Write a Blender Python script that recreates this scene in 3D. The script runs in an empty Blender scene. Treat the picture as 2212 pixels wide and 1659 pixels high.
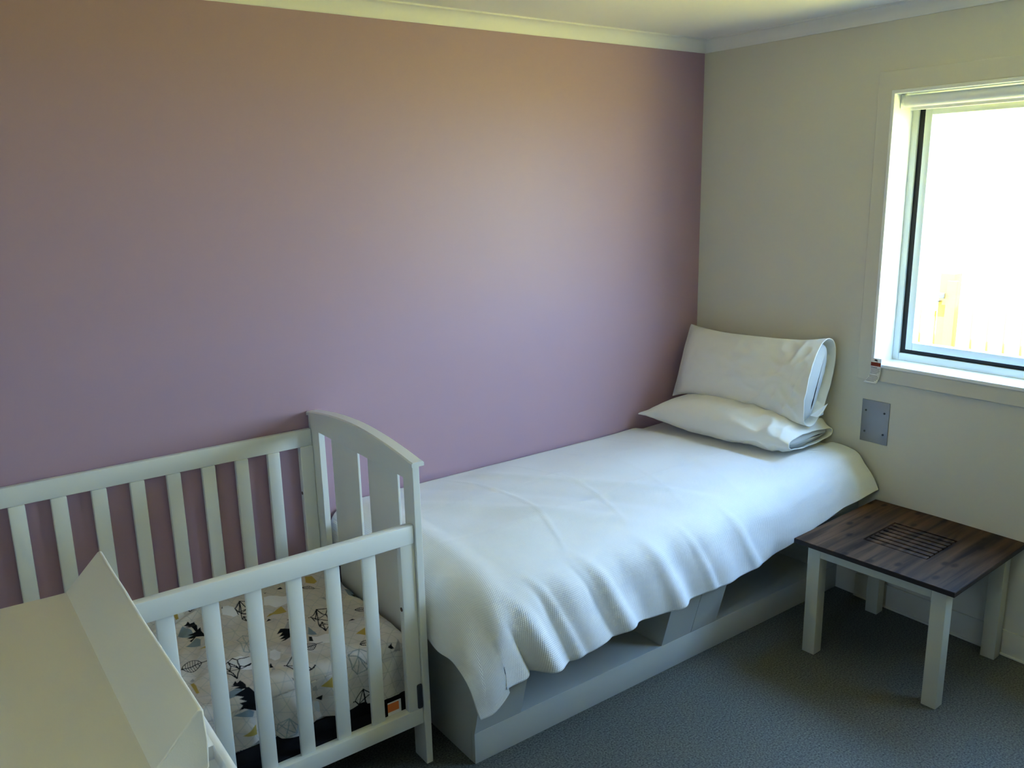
import bpy, bmesh, math, random
import numpy as np
from mathutils import Vector, Matrix, noise
random.seed(4)
S = bpy.context.scene
COL = S.collection
# ---- tunable colours and light
PURPLE = (.41, .275, .34, 1)
CREAM = (.64, .62, .54, 1)
FLOOR_D = (.024, .026, .020, 1)
FLOOR_L = (.17, .172, .145, 1)
WOOD_D = (.014, .007, .004, 1)
WOOD_L = (.115, .062, .032, 1)
GROUND = (.46, .40, .10, 1)
WIN_Y1 = -2.75          # far jamb of the window, outside the picture
SKY_STRENGTH = 6.5
SUN = 30.0
EXPOSURE = 1.98
SKY_H = (.60, .80, 1.0, 1)
SKY_Z = (.26, .50, 1.0, 1)
MOTIFS=[['P','w',0,[[2557,81],[2541,98],[2538,122],[2555,147],[2578,159]]],['P','w',0,[[2429,148],[2408,147],[2395,210],[2420,225],[2443,202]]],['P','w',0,[[2294,164],[2252,169],[2224,210],[2244,259],[2287,260],[2310,216]]],['P','w',0,[[2398,497],[2383,498],[2378,535],[2391,564],[2407,562],[2413,536]]],['P','w',0,[[2273,498],[2255,519],[2222,530],[2242,576],[2265,573],[2288,532]]],['P','w',0,[[2519,467],[2484,473],[2446,489],[2468,569],[2501,557],[2530,520]]],['P','b',0,[[2594,243],[2567,192],[2553,243],[2552,284],[2587,264]]],['P','b',0,[[2594,320],[2552,292],[2543,311],[2553,341]]],['P','b',0,[[2566,647],[2542,642],[2534,653],[2547,666],[2578,666]]],['P','b',0,[[2571,716],[2528,709],[2517,720],[2522,735]]],['P','b',0,[[2257,447],[2252,508],[2274,491]]],['P','b',0,[[2056,278],[2025,283],[2027,358],[2056,307]]],['P','g',0,[[2329,421],[2290,379],[2299,429]]],['P','g',0,[[2637,516],[2625,502],[2624,526]]],['P','g',0,[[2350,714],[2337,708],[2331,731],[2348,724]]],['P','g',0,[[2146,282],[2127,274],[2133,301]]],['P','g',0,[[2087,694],[2064,667],[2063,703]]],['P','g',0,[[2439,616],[2426,603],[2428,624]]],['P','m',0,[[2332,295],[2271,264],[2274,320]]],['P','m',0,[[2123,102],[2100,111],[2098,153],[2112,158],[2140,146]]],['P','m',0,[[2155,572],[2108,557],[2125,596]]],['P','m',0,[[2322,719],[2285,699],[2281,736]]],['P','m',0,[[2639,533],[2629,535],[2631,593],[2639,590]]],['P','m',0,[[2565,354],[2540,358],[2543,367]]],['P','m',0,[[2567,72],[2555,64],[2560,130],[2571,134]]],['P','m',0,[[2234,862],[2188,847],[2184,884]]],['P','m',0,[[2552,777],[2518,759],[2519,788]]],['P','k',0,[[2346,330],[2332,315],[2331,340]]],['P','k',0,[[2139,487],[2122,482],[2121,499]]],['P','k',0,[[2335,760],[2314,752],[2314,775]]],['P','k',0,[[2425,569],[2426,604],[2435,597]]],['P','k',0,[[2104,680],[2088,674],[2090,680],[2084,688],[2094,687]]],['P','k',0,[[2647,650],[2617,654],[2627,654]]],['P','k',0,[[2234,123],[2219,122],[2216,138],[2224,133]]],['P','k',0,[[2296,371],[2282,370],[2288,385]]],['P','k',0,[[2277,499],[2269,505],[2275,531],[2287,522]]],['P','k',0,[[2402,669],[2398,672],[2399,676]]],['P','k',0,[[2109,247],[2101,246],[2104,253]]],['P','k',0,[[2426,141],[2432,170],[2435,168]]],['P','k',0,[[2278,127],[2271,134],[2279,134]]],['P','k',0,[[2544,171],[2542,188],[2528,188],[2531,228],[2535,251],[2525,246],[2529,270],[2528,303],[2530,309],[2550,286],[2570,301],[2573,292],[2558,287],[2577,276],[2555,270],[2571,260],[2543,256],[2549,227],[2562,224],[2549,218],[2562,204],[2549,202],[2564,192],[2554,184]]],['P','k',0,[[2534,595],[2534,612],[2523,604],[2522,626],[2521,639],[2524,652],[2518,653],[2507,673],[2506,722],[2528,710],[2558,696],[2546,689],[2554,682],[2534,683],[2552,674],[2540,672],[2561,663],[2528,655],[2555,651],[2535,656],[2552,639],[2538,641],[2555,620],[2545,617],[2547,609]]],['P','k',0,[[2348,426],[2331,408],[2302,423],[2307,455],[2337,466],[2351,463],[2335,456],[2350,448],[2333,442],[2347,437],[2333,430]]],['P','k',0,[[2030,219],[2020,232],[2019,278],[2016,320],[2020,359],[2033,339],[2047,304],[2027,311],[2038,282],[2024,289],[2032,257],[2020,265],[2030,228]]],['L','k',1.2,[[2638,442],[2632,455],[2626,461],[2619,465],[2612,465],[2605,463],[2597,458],[2589,450],[2580,436]]],['L','k',1.2,[[2638,442],[2630,427],[2622,419],[2614,414],[2607,412],[2599,412],[2593,416],[2586,423],[2580,436]]],['L','k',1.6,[[2638,442],[2564,434]]],['L','k',0.7,[[2635,442],[2632,455]]],['L','k',0.7,[[2635,442],[2630,427]]],['L','k',0.7,[[2628,441],[2626,461]]],['L','k',0.7,[[2628,441],[2622,419]]],['L','k',0.7,[[2621,440],[2619,465]]],['L','k',0.7,[[2621,440],[2614,414]]],['L','k',0.7,[[2614,439],[2612,465]]],['L','k',0.7,[[2614,439],[2607,412]]],['L','k',0.7,[[2606,438],[2605,463]]],['L','k',0.7,[[2606,438],[2599,412]]],['L','k',0.7,[[2599,438],[2597,458]]],['L','k',0.7,[[2599,438],[2593,416]]],['L','k',0.7,[[2592,437],[2589,450]]],['L','k',0.7,[[2592,437],[2586,423]]],['L','k',1.2,[[2165,175],[2164,186],[2161,194],[2157,199],[2153,203],[2148,205],[2142,205],[2136,204],[2128,198]]],['L','k',1.2,[[2165,175],[2157,170],[2151,168],[2145,168],[2140,170],[2136,174],[2132,180],[2129,187],[2128,198]]],['L','k',1.6,[[2165,175],[2114,207]]],['L','k',0.7,[[2163,176],[2164,186]]],['L','k',0.7,[[2163,176],[2157,170]]],['L','k',0.7,[[2159,179],[2161,194]]],['L','k',0.7,[[2159,179],[2151,168]]],['L','k',0.7,[[2154,182],[2157,199]]],['L','k',0.7,[[2154,182],[2145,168]]],['L','k',0.7,[[2149,185],[2153,203]]],['L','k',0.7,[[2149,185],[2140,170]]],['L','k',0.7,[[2145,188],[2148,205]]],['L','k',0.7,[[2145,188],[2136,174]]],['L','k',0.7,[[2140,191],[2142,205]]],['L','k',0.7,[[2140,191],[2132,180]]],['L','k',0.7,[[2135,194],[2136,204]]],['L','k',0.7,[[2135,194],[2129,187]]],['L','k',1.2,[[2320,566],[2318,577],[2314,583],[2310,586],[2305,587],[2300,586],[2294,582],[2288,576],[2280,565]]],['L','k',1.2,[[2320,566],[2313,554],[2306,548],[2301,544],[2295,543],[2290,544],[2286,547],[2283,553],[2280,565]]],['L','k',1.6,[[2320,566],[2261,564]]],['L','k',0.7,[[2318,566],[2318,577]]],['L','k',0.7,[[2318,566],[2313,554]]],['L','k',0.7,[[2313,566],[2314,583]]],['L','k',0.7,[[2313,566],[2306,548]]],['L','k',0.7,[[2308,566],[2310,586]]],['L','k',0.7,[[2308,566],[2301,544]]],['L','k',0.7,[[2303,565],[2305,587]]],['L','k',0.7,[[2303,565],[2295,543]]],['L','k',0.7,[[2298,565],[2300,586]]],['L','k',0.7,[[2298,565],[2290,544]]],['L','k',0.7,[[2293,565],[2294,582]]],['L','k',0.7,[[2293,565],[2286,547]]],['L','k',0.7,[[2288,565],[2288,576]]],['L','k',0.7,[[2288,565],[2283,553]]],['L','k',1.2,[[2093,438],[2092,448],[2088,455],[2085,459],[2080,463],[2075,464],[2069,464],[2062,462],[2054,456]]],['L','k',1.2,[[2093,438],[2085,432],[2078,430],[2072,430],[2067,431],[2062,434],[2058,439],[2055,446],[2054,456]]],['L','k',1.6,[[2093,438],[2045,460]]],['L','k',0.7,[[2091,439],[2092,448]]],['L','k',0.7,[[2091,439],[2085,432]]],['L','k',0.7,[[2086,441],[2088,455]]],['L','k',0.7,[[2086,441],[2078,430]]],['L','k',0.7,[[2081,443],[2085,459]]],['L','k',0.7,[[2081,443],[2072,430]]],['L','k',0.7,[[2076,446],[2080,463]]],['L','k',0.7,[[2076,446],[2067,431]]],['L','k',0.7,[[2071,448],[2075,464]]],['L','k',0.7,[[2071,448],[2062,434]]],['L','k',0.7,[[2066,450],[2069,464]]],['L','k',0.7,[[2066,450],[2058,439]]],['L','k',0.7,[[2062,452],[2062,462]]],['L','k',0.7,[[2062,452],[2055,446]]],['L','k',1.2,[[2172,635],[2170,644],[2166,648],[2161,651],[2156,652],[2151,651],[2145,648],[2138,643],[2130,634]]],['L','k',1.2,[[2172,635],[2165,626],[2158,621],[2152,618],[2146,617],[2141,618],[2137,621],[2133,626],[2130,634]]],['L','k',1.6,[[2172,635],[2120,634]]],['L','k',0.7,[[2170,635],[2170,644]]],['L','k',0.7,[[2170,635],[2165,626]]],['L','k',0.7,[[2165,635],[2166,648]]],['L','k',0.7,[[2165,635],[2158,621]]],['L','k',0.7,[[2160,635],[2161,651]]],['L','k',0.7,[[2160,635],[2152,618]]],['L','k',0.7,[[2154,635],[2156,652]]],['L','k',0.7,[[2154,635],[2146,617]]],['L','k',0.7,[[2149,635],[2151,651]]],['L','k',0.7,[[2149,635],[2141,618]]],['L','k',0.7,[[2144,635],[2145,648]]],['L','k',0.7,[[2144,635],[2137,621]]],['L','k',0.7,[[2139,634],[2138,643]]],['L','k',0.7,[[2139,634],[2133,626]]],['L','k',1.6,[[2192,363],[2229,399]]],['L','k',1.6,[[2192,363],[2221,417]]],['L','k',1.6,[[2229,399],[2221,417]]],['L','k',1.6,[[2192,363],[2160,376]]],['L','k',1.6,[[2192,363],[2180,408]]],['L','k',1.6,[[2221,417],[2180,408]]],['L','k',1.6,[[2192,363],[2215,427]]],['L','k',1.6,[[2221,417],[2215,427]]],['L','k',1.6,[[2180,408],[2215,427]]],['L','k',1.6,[[2180,408],[2188,448]]],['L','k',1.6,[[2215,427],[2188,448]]],['L','k',1.6,[[2160,376],[2180,408]]],['L','k',1.6,[[2160,376],[2169,433]]],['L','k',1.6,[[2180,408],[2169,433]]],['L','k',1.6,[[2188,448],[2169,433]]],['L','k',1.6,[[2215,427],[2227,471]]],['L','k',1.6,[[2227,471],[2225,508]]],['L','k',1.6,[[2211,446],[2227,471]]],['L','k',1.6,[[2211,446],[2225,508]]],['L','k',1.6,[[2211,446],[2207,462]]],['L','k',1.6,[[2207,462],[2198,473]]],['L','k',1.6,[[2225,508],[2198,473]]],['L','k',1.6,[[2188,448],[2198,473]]],['L','k',1.6,[[2229,399],[2226,426]]],['L','k',1.6,[[2227,471],[2207,462]]],['D','k',0,[[2192,363]]],['D','k',0,[[2221,417]]],['D','k',0,[[2235,402]]],['D','k',0,[[2211,446]]],['D','k',0,[[2225,508]]],['L','k',1.6,[[2370,145],[2400,185]]],['L','k',1.6,[[2370,145],[2393,203]]],['L','k',1.6,[[2400,185],[2393,203]]],['L','k',1.6,[[2370,145],[2343,153]]],['L','k',1.6,[[2370,145],[2359,188]]],['L','k',1.6,[[2393,203],[2359,188]]],['L','k',1.6,[[2370,145],[2388,211]]],['L','k',1.6,[[2393,203],[2388,211]]],['L','k',1.6,[[2359,188],[2388,211]]],['L','k',1.6,[[2359,188],[2367,229]]],['L','k',1.6,[[2388,211],[2367,229]]],['L','k',1.6,[[2343,153],[2359,188]]],['L','k',1.6,[[2343,153],[2351,212]]],['L','k',1.6,[[2359,188],[2351,212]]],['L','k',1.6,[[2367,229],[2351,212]]],['L','k',1.6,[[2388,211],[2398,257]]],['L','k',1.6,[[2398,257],[2396,294]]],['L','k',1.6,[[2385,230],[2398,257]]],['L','k',1.6,[[2385,230],[2396,294]]],['L','k',1.6,[[2385,230],[2382,245]]],['L','k',1.6,[[2382,245],[2375,255]]],['L','k',1.6,[[2396,294],[2375,255]]],['L','k',1.6,[[2367,229],[2375,255]]],['L','k',1.6,[[2400,185],[2398,212]]],['L','k',1.6,[[2398,257],[2382,245]]],['D','k',0,[[2370,145]]],['D','k',0,[[2393,203]]],['D','k',0,[[2385,230]]],['L','k',1.6,[[2517,479],[2520,518]]],['L','k',1.6,[[2520,518],[2508,551]]],['L','k',1.6,[[2508,551],[2534,548]]],['L','k',1.6,[[2520,518],[2534,548]]],['L','k',1.6,[[2534,548],[2527,590]]],['L','k',1.6,[[2508,551],[2527,590]]],['L','k',1.6,[[2517,479],[2501,470]]],['L','k',1.6,[[2501,470],[2493,490]]],['L','k',1.6,[[2493,490],[2476,486]]],['L','k',1.6,[[2476,486],[2458,479]]],['L','k',1.6,[[2517,479],[2508,551]]],['L','k',1.6,[[2493,490],[2508,551]]],['L','k',1.6,[[2508,551],[2500,534]]],['L','k',1.6,[[2500,534],[2492,540]]],['L','k',1.6,[[2492,540],[2476,543]]],['L','k',1.6,[[2476,543],[2464,535]]],['L','k',1.6,[[2464,535],[2492,540]]],['L','k',1.6,[[2517,479],[2538,490]]],['L','k',1.6,[[2538,490],[2549,542]]],['L','k',1.6,[[2549,542],[2534,548]]],['L','k',1.6,[[2538,490],[2534,548]]],['L','k',1.6,[[2508,551],[2464,535]]],['L','k',1.6,[[2458,479],[2493,490]]],['L','k',1.6,[[2527,590],[2549,542]]],['D','k',0,[[2517,479]]],['D','k',0,[[2508,551]]],['D','k',0,[[2527,590]]],['L','k',1.5,[[2358,583],[2397,622]]],['L','k',1.5,[[2358,583],[2375,636]]],['L','k',1.5,[[2397,622],[2375,636]]],['L','k',1.5,[[2397,622],[2384,662]]],['L','k',1.5,[[2340,664],[2325,656]]],['L','k',1.5,[[2325,656],[2332,662]]],['L','k',1.5,[[2332,662],[2349,665]]],['L','k',1.5,[[2340,664],[2353,640]]],['L','k',1.5,[[2353,640],[2349,608]]],['L','k',1.5,[[2349,608],[2358,583]]],['L','k',1.5,[[2375,636],[2353,640]]],['L','k',1.5,[[2384,662],[2367,655]]],['L','k',1.5,[[2367,655],[2349,665]]],['L','k',1.5,[[2353,640],[2367,655]]],['L','k',1.5,[[2375,636],[2384,662]]],['D','k',0,[[2358,583]]],['D','k',0,[[2401,619]]],['D','k',0,[[2397,622]]],['D','k',0,[[2325,656]]],['L','k',1.6,[[2184,792],[2219,818]]],['L','k',1.6,[[2184,792],[2203,839]]],['L','k',1.6,[[2219,818],[2203,839]]],['L','k',1.6,[[2184,792],[2181,825]]],['L','k',1.6,[[2203,839],[2181,825]]],['L','k',1.6,[[2184,792],[2161,809]]],['L','k',1.6,[[2181,825],[2161,809]]],['L','k',1.6,[[2161,809],[2155,847]]],['L','k',1.6,[[2181,825],[2175,852]]],['L','k',1.6,[[2155,847],[2175,852]]],['L','k',1.6,[[2184,792],[2175,852]]],['D','k',0,[[2184,792]]],['D','k',0,[[2224,817]]],['L','k',1.3,[[2530,67],[2519,120],[2478,99]]],['L','k',1.3,[[2521,74],[2519,120],[2501,95],[2478,98]]],['L','k',1,[[2521,74],[2478,98]]],['D','k',0,[[2519,120]]],['L','t',1.1,[[2221,659],[2226,664]]],['L','t',1.1,[[2226,664],[2200,675]]],['L','t',1.1,[[2226,664],[2225,700]]],['L','t',1.1,[[2200,675],[2225,700]]],['L','t',1.1,[[2225,700],[2206,728]]],['L','t',1.1,[[2200,675],[2206,728]]],['L','t',1.1,[[2206,728],[2175,723]]],['L','t',1.1,[[2200,675],[2175,723]]],['L','t',1.1,[[2226,664],[2206,656]]],['L','t',1.1,[[2206,656],[2186,657]]],['L','t',1.1,[[2186,657],[2200,675]]],['L','t',1.1,[[2175,723],[2169,711]]],['L','t',1.1,[[2200,675],[2169,711]]],['L','t',1.1,[[2186,657],[2153,686]]],['L','t',1.1,[[2169,711],[2153,686]]],['L','t',1.0,[[2455,369],[2431,356]]],['L','t',1.0,[[2431,356],[2415,385]]],['L','t',1.0,[[2415,385],[2425,431]]],['L','t',1.0,[[2425,431],[2448,458]]],['L','t',1.0,[[2448,458],[2464,452]]],['L','t',1.0,[[2464,452],[2455,407]]],['L','t',1.0,[[2455,407],[2455,369]]],['L','t',1.0,[[2431,356],[2441,411]]],['L','t',1.0,[[2441,411],[2425,431]]],['L','t',1.0,[[2441,411],[2464,452]]],['L','t',1.0,[[2455,407],[2441,411]]],['L','t',1.0,[[2455,369],[2441,411]]],['L','t',1.0,[[2441,411],[2415,385]]],['L','t',1.0,[[2448,458],[2441,411]]],['L','t',1.0,[[2449,789],[2423,774]]],['L','t',1.0,[[2423,774],[2404,802]]],['L','t',1.0,[[2404,802],[2404,833]]],['L','t',1.0,[[2404,833],[2432,840]]],['L','t',1.0,[[2432,840],[2454,813]]],['L','t',1.0,[[2454,813],[2449,789]]],['L','t',1.0,[[2423,774],[2432,840]]],['L','t',1.0,[[2423,774],[2404,833]]],['L','t',1.0,[[2423,774],[2454,813]]],['L','t',1.0,[[2449,789],[2404,833]]]]

# ------------------------------------------------------------------ helpers
def lin(r, g, b):
    f = lambda c: ((c/255+0.055)/1.055)**2.4 if c/255 > 0.04045 else c/255/12.92
    return (f(r), f(g), f(b), 1)

def mat(name, color, rough=0.5, spec=0.5, metal=0.0, sheen=0.0):
    m = bpy.data.materials.new(name); m.use_nodes = True
    b = m.node_tree.nodes['Principled BSDF']
    b.inputs['Base Color'].default_value = color if len(color) == 4 else (*color, 1)
    b.inputs['Roughness'].default_value = rough
    b.inputs['Specular IOR Level'].default_value = spec
    b.inputs['Metallic'].default_value = metal
    b.inputs['Sheen Weight'].default_value = sheen
    return m

def nodes(m):
    nt = m.node_tree
    return nt, nt.nodes, nt.links, nt.nodes['Principled BSDF']

def bump_noise(m, scale, strength, dist=0.002, detail=3, coord='Object', stretch=None):
    nt, N, L, B = nodes(m)
    tc = N.new('ShaderNodeTexCoord'); n = N.new('ShaderNodeTexNoise'); bp = N.new('ShaderNodeBump')
    src = tc.outputs[coord]
    if stretch:
        mp = N.new('ShaderNodeMapping'); mp.inputs['Scale'].default_value = stretch
        L.new(src, mp.inputs['Vector']); src = mp.outputs['Vector']
    n.inputs['Scale'].default_value = scale; n.inputs['Detail'].default_value = detail
    bp.inputs['Strength'].default_value = strength; bp.inputs['Distance'].default_value = dist
    L.new(src, n.inputs['Vector']); L.new(n.outputs['Fac'], bp.inputs['Height']); L.new(bp.outputs['Normal'], B.inputs['Normal'])
    return m

def box(bm, x0, x1, y0, y1, z0, z1, bev=0.0, seg=2, M=None):
    r = bmesh.ops.create_cube(bm, size=1)
    vs = r['verts']
    for v in vs:
        v.co = Vector((x0+(x1-x0)*(v.co.x+.5), y0+(y1-y0)*(v.co.y+.5), z0+(z1-z0)*(v.co.z+.5)))
    if bev > 0:
        es = list({e for v in vs for e in v.link_edges})
        rr = bmesh.ops.bevel(bm, geom=es, offset=bev, segments=seg, affect='EDGES', profile=0.5)
        vs = list({v for f in rr['faces'] for v in f.verts} | {v for v in vs if v.is_valid})
    if M is not None:
        bmesh.ops.transform(bm, matrix=M, verts=vs)
    return vs

def cyl(bm, p0, p1, r, seg=24, r2=None):
    p0, p1 = Vector(p0), Vector(p1); d = p1-p0
    q = d.to_track_quat('Z', 'Y').to_matrix().to_4x4(); q.translation = (p0+p1)/2
    return bmesh.ops.create_cone(bm, cap_ends=True, segments=seg, radius1=r, radius2=r if r2 is None else r2, depth=d.length, matrix=q)['verts']

def prism(bm, pts, axis, a0, a1):
    """extrude closed 2-D outline along axis ('x','y','z')"""
    def P(u, v, w):
        return {'x': (w, u, v), 'y': (u, w, v), 'z': (u, v, w)}[axis]
    A = [bm.verts.new(P(u, v, a0)) for u, v in pts]; B = [bm.verts.new(P(u, v, a1)) for u, v in pts]
    n = len(pts)
    fs = [bm.faces.new(A), bm.faces.new(B[::-1])]
    for i in range(n):
        fs.append(bm.faces.new((A[i], B[i], B[(i+1) % n], A[(i+1) % n])))
    bmesh.ops.recalc_face_normals(bm, faces=fs)
    return fs

def link(name, bm, m, parent=None, smooth=False, angle=40):
    bmesh.ops.recalc_face_normals(bm, faces=bm.faces)
    me = bpy.data.meshes.new(name); bm.to_mesh(me); bm.free()
    ms = m if isinstance(m, (list, tuple)) else [m]
    for k in ms: me.materials.append(k)
    o = bpy.data.objects.new(name, me); COL.objects.link(o)
    if parent is not None: o.parent = parent
    if smooth is True:
        for p in me.polygons: p.use_smooth = True
    elif smooth == 'auto':
        for p in me.polygons: p.use_smooth = True
        me.set_sharp_from_angle(angle=math.radians(angle))
    return o

def mesh_np(name, verts, faces, m, parent=None, uv=None, smooth=True):
    me = bpy.data.meshes.new(name)
    me.from_pydata([tuple(v) for v in verts], [], [tuple(f) for f in faces]); me.update()
    me.materials.append(m)
    if uv is not None:
        l = me.uv_layers.new(name='UVMap')
        vi = np.zeros(len(me.loops), dtype=np.int32); me.loops.foreach_get('vertex_index', vi)
        l.data.foreach_set('uv', np.asarray(uv, dtype=np.float32)[vi].ravel())
    if smooth:
        for p in me.polygons: p.use_smooth = True
    o = bpy.data.objects.new(name, me); COL.objects.link(o)
    if parent is not None: o.parent = parent
    return o

def part(name, m, parent, *boxes, bev=0.002, smooth='auto', M=None):
    bm = bmesh.new()
    for b in boxes: box(bm, *b, bev=bev, M=M)
    return link(name, bm, m, parent, smooth)

def empty(name, loc=(0, 0, 0)):
    o = bpy.data.objects.new(name, None); o.empty_display_size = .1; o.location = loc; COL.objects.link(o)
    return o

def tag(o, label, cat, group=None, kind=None):
    o['label'] = label; o['category'] = cat
    if group: o['group'] = group
    if kind: o['kind'] = kind
    return o

def grid_faces(n, m, wrap=False):
    f = []
    for i in range(n-1):
        for j in range(m-1 if not wrap else m):
            k = (j+1) % m
            f.append((i*m+j, (i+1)*m+j, (i+1)*m+k, i*m+k))
    return f

def cr(P, t):
    """Catmull-Rom through the rows of P at float index t"""
    n = len(P); i = min(int(math.floor(t)), n-2); i = max(i, 0); u = t-i
    g = lambda k: P[k] if 0 <= k < n else (2*P[0]-P[1] if k < 0 else 2*P[n-1]-P[n-2])
    a, b, c, d = g(i-1), g(i), g(i+1), g(i+2)
    return .5*((2*b)+(c-a)*u+(2*a-5*b+4*c-d)*u*u+(3*b-a-3*c+d)*u**3)

def rebase(root):
    """children were built in world coordinates: keep them there under a moved empty"""
    bpy.context.view_layer.update()
    for o in COL.objects:
        if o.parent is root: o.matrix_parent_inverse = Matrix.Translation(-root.location) if root.rotation_euler.z == 0 else o.matrix_parent_inverse

# ------------------------------------------------------------------ materials
M_purple = mat('mauve_wall_paint', PURPLE, .46, .30)
bump_noise(M_purple, 260, .10, .001)
M_rear = mat('beige_wall_paint', (.42, .40, .36), .7, .3)
M_cream = mat('cream_wall_paint', CREAM, .5, .35)
bump_noise(M_cream, 260, .10, .001)
M_white = mat('white_ceiling_paint', (.80, .80, .78), .7, .3)
M_trim = mat('white_gloss_trim', (.82, .84, .82), .3, .5)
M_cotwhite = mat('white_lacquer', (.76, .78, .74), .28, .5)
bump_noise(M_cotwhite, 60, .05, .001)
M_bed = mat('pale_grey_laminate', (.50, .52, .49), .45, .4)
M_alu = mat('pale_window_aluminium', (.66, .72, .70), .35, .5)
M_black = mat('black_rubber_seal', (.008, .008, .008), .6, .3)
M_steel = mat('brushed_steel', (.30, .31, .33), .45, .5, .6)
bump_noise(M_steel, 30, .12, .001, stretch=(1, 1, 40))
M_screw = mat('dark_screw_metal', (.05, .05, .05), .4, .5, .6)
M_bronze = mat('bronze_bolt', (.12, .07, .04), .4, .5, .8)
M_slide = mat('dark_plastic', (.03, .032, .04), .5, .4)
M_pillow = mat('white_cotton_pillowcase', (.80, .80, .74), .62, .3, sheen=.3)
bump_noise(M_pillow, 9, .25, .01, 4)
M_inner = mat('pillow_ticking', (.50, .52, .50), .8, .2)
M_vinyl = mat('cream_vinyl', (.78, .75, .66), .40, .5)
bump_noise(M_vinyl, 900, .35, .0006, 2)
M_unit = mat('white_moulded_plastic', (.82, .83, .86), .35, .5)
M_matt = mat('charcoal_mattress', (.012, .011, .012), .8, .2)
M_blind = mat('white_blind_fabric', (.72, .72, .70), .7, .2)
M_leg = mat('white_painted_wood', (.52, .52, .43), .4, .45)
M_edge = mat('dark_stained_edge', (.022, .013, .008), .5, .4)
M_fence = mat('yellow_timber_fence', (.42, .35, .045), .8, .2)
M_post = mat('ochre_timber_post', (.30, .21, .022), .8, .2)
M_orange = mat('orange_label', (.75, .20, .05), .6, .3)
M_paper = mat('white_paper', (.74, .74, .74), .7, .2)
M_red = mat('dark_red_print', (.20, .03, .015), .6, .2)
M_ink = mat('grey_print', (.16, .17, .19), .7, .2)
M_outside = mat('outside_render', (.5, .48, .42), .9, .2)

# clear glazing: mostly see-through with a faint reflection
M_glass = bpy.data.materials.new('clear_glass'); M_glass.use_nodes = True
nt = M_glass.node_tree; nt.nodes.clear()
o_ = nt.nodes.new('ShaderNodeOutputMaterial'); mx = nt.nodes.new('ShaderNodeMixShader')
tr = nt.nodes.new('ShaderNodeBsdfTransparent'); gl = nt.nodes.new('ShaderNodeBsdfGlossy')
gl.inputs['Roughness'].default_value = .02; tr.inputs['Color'].default_value = (.96, .98, .97, 1); mx.inputs[0].default_value = .05
nt.links.new(tr.outputs[0], mx.inputs[1]); nt.links.new(gl.outputs[0], mx.inputs[2]); nt.links.new(mx.outputs[0], o_.inputs[0])

# speckled vinyl floor
M_floor = mat('speckled_grey_vinyl', (.15, .17, .17), .55, .35)
nt, N, L, B = nodes(M_floor)
tc = N.new('ShaderNodeTexCoord'); n1 = N.new('ShaderNodeTexNoise'); n2 = N.new('ShaderNodeTexVoronoi'); r1 = N.new('ShaderNodeValToRGB')
r2 = N.new('ShaderNodeValToRGB'); mxc = N.new('ShaderNodeMix'); mxc.data_type = 'RGBA'; mxc.blend_type = 'MULTIPLY'; mxc.inputs['Factor'].default_value = 1
n1.inputs['Scale'].default_value = 170; n1.inputs['Detail'].default_value = 4; n2.inputs['Scale'].default_value = 210
L.new(tc.outputs['Object'], n1.inputs['Vector']); L.new(tc.outputs['Object'], n2.inputs['Vector'])
r1.color_ramp.elements[0].position = .3; r1.color_ramp.elements[0].color = FLOOR_D
r1.color_ramp.elements[1].position = .72; r1.color_ramp.elements[1].color = FLOOR_L
r2.color_ramp.elements[0].position = 0.05; r2.color_ramp.elements[0].color = (.35, .36, .38, 1)
r2.color_ramp.elements[1].position = .22; r2.color_ramp.elements[1].color = (1, 1, 1, 1)
L.new(n1.outputs['Fac'], r1.inputs['Fac']); L.new(n2.outputs['Distance'], r2.inputs['Fac'])
L.new(r1.outputs['Color'], mxc.inputs['A']); L.new(r2.outputs['Color'], mxc.inputs['B']); L.new(mxc.outputs['Result'], B.inputs['Base Color'])

# waffle-weave duvet cotton
M_duvet = mat('white_waffle_cotton', (.80, .82, .82), .75, .2, sheen=.3)
nt, N, L, B = nodes(M_duvet)
uvn = N.new('ShaderNodeUVMap'); sx = N.new('ShaderNodeSeparateXYZ'); L.new(uvn.outputs['UV'], sx.inputs['Vector'])
def sinw(out, freq):
    a = N.new('ShaderNodeMath'); a.operation = 'MULTIPLY'; a.inputs[1].default_value = freq; L.new(out, a.inputs[0])
    s = N.new('ShaderNodeMath'); s.operation = 'SINE'; L.new(a.outputs[0], s.inputs[0])
    return s.outputs[0]
s1 = sinw(sx.outputs['X'], 2*math.pi/.0052); s2 = sinw(sx.outputs['Y'], 2*math.pi/.0052)
mm = N.new('ShaderNodeMath'); mm.operation = 'ADD'; L.new(s1, mm.inputs[0]); L.new(s2, mm.inputs[1])
bp1 = N.new('ShaderNodeBump'); bp1.inputs['Strength'].default_value = .4; bp1.inputs['Distance'].default_value = .0007
L.new(mm.outputs[0], bp1.inputs['Height'])
nz = N.new('ShaderNodeTexNoise'); nz.inputs['Scale'].default_value = 9; nz.inputs['Detail'].default_value = 3
L.new(uvn.outputs['UV'], nz.inputs['Vector'])
bp2 = N.new('ShaderNodeBump'); bp2.inputs['Strength'].default_value = .25; bp2.inputs['Distance'].default_value = .012
L.new(nz.outputs['Fac'], bp2.inputs['Height']); L.new(bp1.outputs['Normal'], bp2.inputs['Normal']); L.new(bp2.outputs['Normal'], B.inputs['Normal'])

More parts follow.
